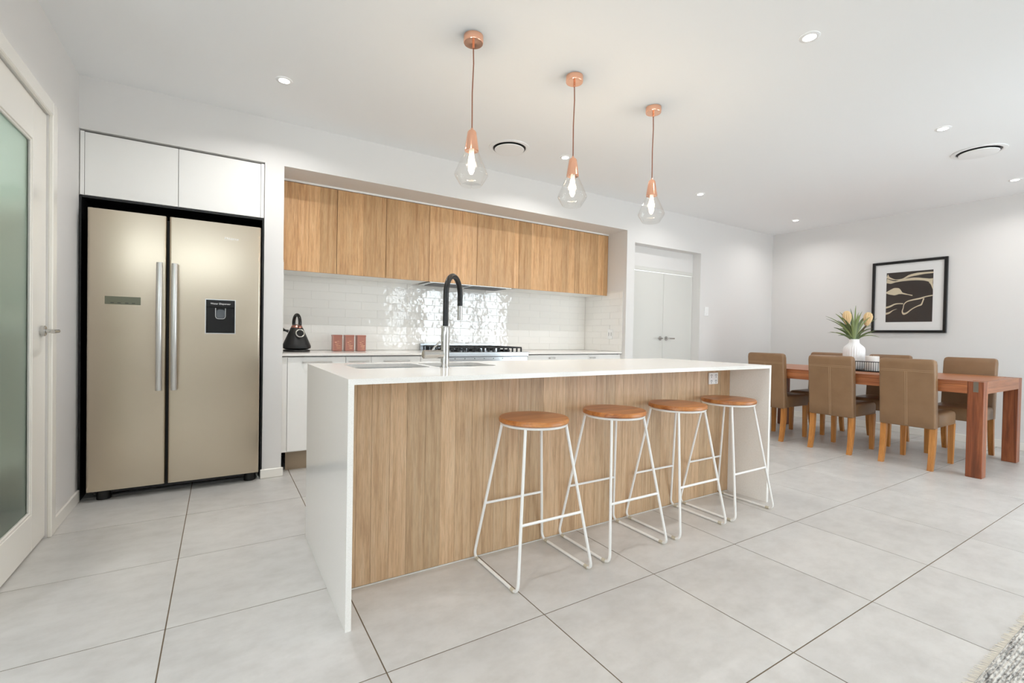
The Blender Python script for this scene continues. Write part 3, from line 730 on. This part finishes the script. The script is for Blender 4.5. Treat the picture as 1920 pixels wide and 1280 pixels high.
def make_chair():
    t = thing('dining_chair', (0, 0, 0), 'x', 'chair')
    H = .195
    # backrest, built as stacked rounded loops following its rake
    b = MB(); ls = []
    def bx_at(z): return -.205 - .05 * ((z - .35) / .575) ** 1.2
    zs = [.345, .352, .45, .6, .75, .88, .91, .922, .926]; ins = [.010, 0, 0, 0, 0, 0, .004, .014, .026]
    for z, i_ in zip(zs, ins):
        cx = bx_at(max(z, .35)); th = .036 - i_ * .75; ls.append(rr(cx - th, cx + th, -H + i_, H - i_, min(.016, th * .8), z, 4))
    b.loft(ls); back = b.build('backrest', 'leather', t, 50)
    s = MB()
    zz = .832; s.box(bx_at(zz) - .0370, bx_at(zz) - .035, -H + .010, H - .010, zz - .0012, zz + .0012); zz = .820; s.box(bx_at(zz) - .0370, bx_at(zz) - .035, -H + .010, H - .010, zz - .0012, zz + .0012)
    for yy in (-.006, .006):
        s.tube([(bx_at(z) - .0363, yy, z) for z in (.355, .45, .55, .65, .75, .818)], .0015, 5)
    s.build('stitching', 'stitch', back)
    b = MB(); ls = []
    for z, i_ in ((.355, .004), (.36, 0), (.44, 0), (.46, .006), (.470, .020), (.474, .06)): ls.append(rr(-.175 + i_ * .3, .265 - i_, -H + i_, H - i_, .03, z, 4))
    b.loft(ls); b.build('seat', 'leather', t, 50)
    for sy in (-1, 1):
        y = sy * (H - .024); ls = []
        for z, xx, h_ in ((.356, -.200, .021), (.25, -.203, .021), (.15, -.214, .020), (.07, -.228, .019), (.0, -.246, .018)):
            ls.append([Vector((xx + a * h_, y + c * h_, z)) for a, c in ((-1, -1), (1, -1), (1, 1), (-1, 1))])
        MB().loft(ls[::-1]).build('leg', 'honey', t)
        ls = [[Vector((.236 + a * h_, y + c * h_, z)) for a, c in ((-1, -1), (1, -1), (1, 1), (-1, 1))] for z, h_ in ((0, .0165), (.356, .021))]
        MB().loft(ls).build('leg', 'honey', t)
    return t
ch = make_chair()
CL = [(5.268, 2.835, 0, 'taupe leather dining chair partly hidden behind the far end of the island'), (5.268, 2.205, 0, 'taupe leather dining chair in the middle of the near side of the table'), (5.268, 1.612, 0, 'taupe leather dining chair on the near side, beside the exposed table leg'),
      (6.045, 2.795, PI, 'taupe leather dining chair on the wall side, its back behind the vase'), (6.045, 2.178, PI, 'taupe leather dining chair on the wall side, middle one behind the candle'), (6.045, 1.525, PI, 'taupe leather dining chair on the wall side, right of the framed print')]
for k, (x, y, rz, lb) in enumerate(CL):
    o = ch if k == 0 else copy_tree(ch)
    o.location = (x, y, 0); o.rotation_euler = (0, 0, rz); o['label'] = lb; o['group'] = 'dining chairs on the near side' if rz == 0 else 'dining chairs on the wall side'

# tray, candle, vase, flowers
TYC = 2.15
tr = thing('wire_tray', (5.625, TYC, TZ), 'black wire tray on the dining table holding vase and candle', 'tray')
x0, x1, y0, y1 = 5.495, 5.775, 1.90, 2.40
MB().box(x0, x1, y0, y1, TZ, TZ + .006, .001, 1).build('base', 'blackmatte', tr)
b = MB()
for z in (TZ + .008, TZ + .100): b.tube([(x0, y0, z), (x1, y0, z), (x1, y1, z), (x0, y1, z)], .004, 6, closed=True)
b.build('rim', 'blackmatte', tr)
wire = MB().box(-.0016, .0016, -.0016, .0016, 0, .092).build('wire', 'blackmatte', tr, local=True)
fst = True
def put_wire(x, y):
    global fst
    loc = Vector((x, y, TZ + .008)) - tr.location
    if fst: wire.location = loc; fst = False
    else: child(wire, tr, loc)
for q in range(27): put_wire(x0, y0 + (y1 - y0) * q / 26); put_wire(x1, y0 + (y1 - y0) * q / 26)
for q in range(1, 14): put_wire(x0 + (x1 - x0) * q / 14, y0); put_wire(x0 + (x1 - x0) * q / 14, y1)
cd = thing('candle', (5.60, 2.085, TZ + .007), 'thick white pillar candle in the black wire tray', 'candle')
MB().lathe([(0, 0), (.056, 0), (.058, .003), (.058, .145), (.054, .149), (.03, .146), (0, .144)], (5.60, 2.085, TZ + .007), 32).build('wax', 'wax', cd, 40)
MB().cyl((5.60, 2.085, TZ + .157), .0015, .014, 6).build('wick', 'blackmatte', cd)
VX, VY, VZ = 5.66, 2.272, TZ + .0065
vs = thing('vase', (VX, VY, VZ), 'white ribbed ceramic vase on the dining table', 'vase')
MB().lathe([(0, .002), (.070, .002), (.080, .008), (.088, .03), (.093, .08), (.095, .14), (.0955, .198), (.0945, .214), (.089, .232), (.072, .252), (.053, .268), (.045, .282), (.043, .300), (.044, .318), (.040, .319), (.038, .29), (.03, .27), (0, .26)], (VX, VY, VZ), 168, .022, 28).build('body', 'ceramic', vs, 35)
pl = thing('flower_bouquet', (VX, VY, VZ + .26), 'green strappy leaves with two cream protea blooms in the white vase', 'flowers')
base_p = Vector((VX, VY, VZ + .262)); RW = Vector((.848, -.529, 0)); FW = Vector((.529, .848, 0))
def leaf(dr, dz, df, droop, w_, mt):
    # dr: sideways reach, dz: rise, df: reach away from / towards the viewer
    h = RW * dr + FW * df; n_ = 9; b = MB(); L_, R2 = [], []
    side = Vector((-h.y, h.x, 0)); side = side.normalized() if side.length > 1e-4 else Vector((1, 0, 0))
    cent = []
    for i in range(n_ + 1):
        u = i / n_; nk = min(1, u * 2.2)
        p = base_p + h * (0.12 * u + .88 * u ** 1.7) * 1.0 + Vector((0, 0, dz * (1.25 * u - .25 * u * u) - droop * u ** 3)); cent.append(p)
    for i, p in enumerate(cent):
        u = i / n_; ww = w_ * (math.sin(PI * min(.98, .10 + .90 * u)) ** .7) * (1 - .3 * u)
        t_ = (cent[min(n_, i + 1)] - cent[max(0, i - 1)]).normalized(); sd = t_.cross(FW * .7 + Vector((0, 0, .4)) + side * .2).normalized()
        up = sd.cross(t_).normalized()
        L_.append([b.bm.verts.new(p - sd * ww), b.bm.verts.new(p + up * -.15 * ww), b.bm.verts.new(p + sd * ww)])
    for A, B in zip(L_, L_[1:]):
        for k in range(2): b.bm.faces.new((A[k], A[k + 1], B[k + 1], B[k]))
    return b.build('leaf', mt, pl, 60)
LV = [(-.30, .245, .0, .03), (-.275, .275, .05, .03), (-.25, .20, -.05, .02), (-.22, .155, 0, .03), (-.25, .14, .05, .07), (-.26, .11, .0, .03), (-.20, .11, -.04, .07), (-.19, .29, .02, .02), (-.14, .30, .03, .01),
      (-.17, .25, -.05, .02), (-.10, .27, .05, .02), (.02, .37, .02, .01), (-.02, .33, .04, 0), (.06, .31, .03, .02), (.00, .27, -.06, .01), (.05, .25, -.05, .02), (.09, .32, .02, .02), (.13, .26, -.04, .02),
      (.17, .25, .02, .01), (.26, .24, .03, .01), (.22, .20, .05, .04), (.16, .17, -.04, .05), (.24, .14, .03, .07), (.28, .13, .02, .10), (.11, .20, .06, .03), (-.09, .20, -.06, .03), (-.05, .25, -.03, .01), (.20, .12, -.04, .02), (-.12, .17, .05, .05), (.08, .28, .06, .01),
      (-.16, .22, .03, .02), (.12, .23, .04, .01), (.03, .22, .05, 0), (-.06, .30, .02, .01), (.15, .29, .02, .02)]
for k, (dr, dz, df, dp_) in enumerate(LV): leaf(dr, dz + .05, df, dp_, random.uniform(.011, .017) if abs(dr) < .24 else .008, 'leaf' if k % 3 else 'leaf2')
for dr, dz, tilt in ((-.075, .215, -.10), (.125, .205, .16)):
    p0 = base_p + Vector((0, 0, .0)); p1 = base_p + RW * dr * .55 + Vector((0, 0, dz * .6)); p2 = base_p + RW * dr + Vector((0, 0, dz))
    sm = MB().tube([p0, p1, p2], .006, 8).build('stem', 'stem', pl, 60)
    ax = (RW * tilt + Vector((0, 0, 1))).normalized(); b = MB()
    Rm = Vector((0, 0, 1)).rotation_difference(ax).to_matrix().to_4x4()
    lb = MB(); lb.lathe([(0, -.01), (.016, 0), (.028, .03), (.036, .065), (.037, .095), (.028, .122), (.014, .136), (0, .138)], (0, 0, 0), 72, .13, 14)
    bmesh.ops.transform(lb.bm, matrix=Matrix.Translation(p2) @ Rm, verts=lb.bm.verts)
    lb.build('bloom', 'bloom', pl, 60)

# ------------------------------------------------------------------ framed print
fy0, fy1, fz0, fz1 = 1.852, 2.556, 1.178, 2.026; FXp = XR - .03
pf = thing('framed_print', (XR, (fy0 + fy1) / 2, fz0), 'black framed abstract print of cream lines on charcoal', 'picture')
bw = .030
b = MB(); b.box(FXp, XR - .001, fy0, fy0 + bw, fz0, fz1, .002, 1); b.box(FXp, XR - .001, fy1 - bw, fy1, fz0, fz1, .002, 1); b.box(FXp, XR - .001, fy0 + bw, fy1 - bw, fz0, fz0 + bw, .002, 1); b.box(FXp, XR - .001, fy0 + bw, fy1 - bw, fz1 - bw, fz1, .002, 1)
b.build('frame', 'frame', pf)
MB().box(XR - .014, XR - .004, fy0 + bw, fy1 - bw, fz0 + bw, fz1 - bw).build('mat_board', 'mat_board', pf)
py0, py1, pz0, pz1 = 1.978, 2.414, 1.305, 1.894; px_ = XR - .015
pr = MB().box(px_, XR - .0135, py0, py1, pz0, pz1).build('print', 'print_dark', pf)
rib_n = [0]
def rib(pts, ws):
    rib_n[0] += 1; dep = px_ - .0005 - .00012 * rib_n[0]
    # pts in print fractions (u from the left, v from the top)
    P = []
    for i in range(len(pts) - 1):
        p0 = pts[max(i - 1, 0)]; p1 = pts[i]; p2 = pts[i + 1]; p3 = pts[min(i + 2, len(pts) - 1)]
        for s in range(6):
            t = s / 6; c = []
            for k in (0, 1): c.append(.5 * (2 * p1[k] + (p2[k] - p0[k]) * t + (2 * p0[k] - 5 * p1[k] + 4 * p2[k] - p3[k]) * t * t + (-p0[k] + 3 * p1[k] - 3 * p2[k] + p3[k]) * t ** 3))
            P.append((c[0], c[1], 1.0 * (ws[i] * (1 - t) + ws[i + 1] * t)))
    P.append((*pts[-1], ws[-1])); b = MB(); prev = None
    for i, (u, v, w_) in enumerate(P):
        a = P[max(i - 1, 0)]; c = P[min(i + 1, len(P) - 1)]; tx, tz = c[0] - a[0], c[1] - a[1]; l = math.hypot(tx, tz) or 1; nx, nz = -tz / l, tx / l
        def W_(u_, v_): return (dep, py1 - (py1 - py0) * min(1, max(0, u_)), pz1 - (pz1 - pz0) * min(1, max(0, v_)))
        A = b.bm.verts.new(W_(u + nx * w_ / 2, v + nz * w_ / 2)); B = b.bm.verts.new(W_(u - nx * w_ / 2, v - nz * w_ / 2))
        if prev: b.bm.faces.new((prev[0], prev[1], B, A))
        prev = (A, B)
    b.build('printed_line', 'print_cream', pr)
rib([(0, .05), (.06, .10), (.20, .145), (.36, .14), (.50, .09), (.66, .065), (.84, .055), (1, .055)], [.09, .04, .012, .02, .045, .05, .035, .03])
rib([(0, .155), (.10, .185), (.20, .185), (.36, .165), (.60, .155), (.80, .175), (.92, .20), (1, .215)], [.09, .07, .025, .04, .055, .045, .06, .10])
rib([(.93, .225), (.965, .26), (.985, .31), (.997, .38)], [.05, .05, .035, .008])
rib([(0, .40), (.08, .395), (.18, .385), (.27, .385), (.36, .425), (.48, .455), (.58, .48)], [.02, .09, .15, .13, .03, .015, .02])
rib([(1, .495), (.86, .515), (.74, .545), (.60, .565), (.47, .595), (.405, .65), (.39, .72), (.37, .79), (.40, .835), (.47, .82), (.58, .745), (.70, .69), (.77, .665), (.80, .60), (.82, .545)], [.02, .02, .03, .025, .02, .018, .018, .025, .04, .03, .02, .018, .03, .025, .03])
rib([(0, .705), (.10, .68), (.20, .64), (.30, .63), (.385, .635)], [.035, .035, .025, .018, .02])
rib([(0, .83), (.08, .81), (.16, .765), (.25, .735)], [.04, .035, .015, .004])
MB().box(XR - .021, XR - .0195, fy0 + bw, fy1 - bw, fz0 + bw, fz1 - bw).build('glass_pane', 'pane', pf)

# ------------------------------------------------------------------ pendants
def make_pendant():
    t = thing('pendant_light', (0, 0, 0), 'x', 'pendant light', 'copper pendants over the island')
    MB().lathe([(0, 2.588), (.050, 2.588), (.050, 2.556), (.048, 2.552), (.046, 2.552), (0, 2.553)], (0, 0, 0), 40).build('canopy', 'copper', t, 40)
    MB().cyl((0, 0, 2.540), .006, .026, 12).build('cord_grip', 'copper', t, 40)
    MB().tube([(0, 0, 2.535), (.003, 0, 2.45), (-.002, 0, 2.3), (0.0, 0, 2.12)], .0032, 8).build('cable', 'cable', t, 60)
    MB().lathe([(0, 2.122), (.006, 2.122), (.007, 2.110), (.018, 2.108), (.023, 2.100), (.025, 2.085), (.036, 2.012), (.036, 2.006), (.032, 2.008), (.0, 2.02)], (0, 0, 0), 36).build('socket_cup', 'copper', t, 40)
    MB().lathe([(.034, 2.008), (.040, 1.992), (.062, 1.945), (.084, 1.893), (.0865, 1.884), (.083, 1.876), (.058, 1.835), (.054, 1.830), (.0, 1.829)], (0, 0, 0), 40).build('glass_shade', 'shade', t, 50)
    MB().lathe([(.013, 2.018), (.013, 1.990), (.012, 1.986)], (0, 0, 0), 16).build('bulb_cap', 'ceramic', t, 50)
    MB().lathe([(.012, 1.986), (.0155, 1.965), (.018, 1.935), (.015, 1.905), (.007, 1.888), (0, 1.885)], (0, 0, 0), 20).build('bulb', 'bulb', t, 60)
    return t
pd = make_pendant()
PL = ['copper and clear glass pendant light nearest the fridge, over the sink', 'copper and clear glass pendant light in the middle of the three', 'copper and clear glass pendant light nearest the doorway, last of three']
for k, x in enumerate((1.086, 1.750, 2.422)):
    o = pd if k == 0 else copy_tree(pd)
    o.location = (x, 2.165, 0); o['label'] = PL[k]
    l = bpy.data.lights.new('pendant_glow', 'POINT'); l.energy = BULB_W; l.color = (1, .78, .52); l.shadow_soft_size = .03
    lo = bpy.data.objects.new('pendant_glow', l); lo.location = (x, 2.165, 1.93); C.objects.link(lo)

# ------------------------------------------------------------------ downlights and ceiling vents
def make_down():
    t = thing('downlight', (0, 0, 0), 'x', 'downlight', 'recessed ceiling downlights')
    MB().lathe([(.030, ZC - .0005), (.030, ZC - .004), (.044, ZC - .004), (.047, ZC - .0005)], (0, 0, 0), 32).build('trim_ring', 'plastic', t, 50)
    MB().cyl((0, 0, ZC - .002), .031, .002, 24).build('lens', 'led', t)
    return t
dn = make_down()
DLS = [(.318, 3.18, 'round recessed downlight over the fridge end of the kitchen'), (2.484, 3.176, 'round recessed downlight beside the middle pendant'), (4.287, 3.171, 'round recessed downlight in front of the hall doorway'), (6.191, 3.168, 'round recessed downlight near the dining corner'),
       (2.50, 1.235, 'round recessed downlight over the open floor in front of the stools'), (4.349, 1.233, 'round recessed downlight between the island and the dining table'), (6.238, 1.244, 'round recessed downlight over the end of the dining table'),
       (.40, 1.235, None), (2.5, -.9, None), (-1.6, 1.235, None)]
for k, (x, y, lb) in enumerate(DLS):
    if lb:
        o = dn if k == 0 else copy_tree(dn); o.location = (x, y, 0); o['label'] = lb
    l = bpy.data.lights.new('downlight_lamp', 'AREA'); l.shape = 'DISK'; l.size = .06; l.energy = DOWNLIGHT_W * (.8 if x > 4 else 1.6 if y > 3 else 1.0); l.color = (1, .98, .96); l.spread = math.radians(150)
    lo = bpy.data.objects.new('downlight_lamp', l); lo.location = (x, y, ZC - .0055); C.objects.link(lo)
def vent(x, y, lb):
    t = thing('ceiling_vent', (x, y, ZC), lb, 'air vent', 'round ceiling air vents')
    MB().lathe([(.165, -.0005), (.163, -.006), (.150, -.009), (.136, -.007), (.132, -.0005)], (x, y, ZC), 56).build('ring', 'plastic', t, 50)
    MB().cyl((x, y, ZC - .0008), .134, .0012, 48).build('throat', 'blackmatte', t)
    MB().lathe([(0, -.010), (.112, -.010), (.120, -.014), (.118, -.019), (.108, -.021), (0, -.022)], (x, y, ZC), 48).build('diffuser_disc', 'plastic', t, 40)
vent(1.985, 3.275, 'round white ceiling air vent above the kitchen cooker')
vent(5.095, 1.222, 'round white ceiling air vent above the dining table end')

# ------------------------------------------------------------------ rug
rg = thing('rug', (2.35, -.6, 0), 'flat-woven grey and cream rug with a short cream fringe', 'rug')
RX0, RX1, RY0, RY1 = 1.25, 3.45, -1.7, .457
b = MB(); nr = 200; pr_ = []
for i in range(nr * 4 + 1):
    y = RY1 + (RY0 - RY1) * i / (nr * 4); z = .0072 + .0018 * math.cos(2 * PI * i / 4) if 0 < i < nr * 4 else .001
    pr_.append((b.bm.verts.new((RX0, y, z)), b.bm.verts.new((RX1, y, z))))
for A, B in zip(pr_, pr_[1:]): b.bm.faces.new((A[0], A[1], B[1], B[0]))
b.bm.faces.new([q[0] for q in pr_]); b.bm.faces.new([q[1] for q in pr_][::-1])
b.build('weave', 'rug', rg)
b = MB(); q = RX0 + .004
while q < RX1 - .004:
    ln = random.uniform(.011, .026); dxx = random.uniform(-.006, .006); r0 = .0015
    b.tube([(q, RY1 - .002, .006), (q + dxx * .5, RY1 + ln * .5, .0045), (q + dxx, RY1 + ln, .0022)], [r0, r0, r0 * .6], 4, caps=False)
    q += random.uniform(.0055, .008)
tag(b.build('fringe', 'fringe', rg), 'short cream fringe', kind='stuff')
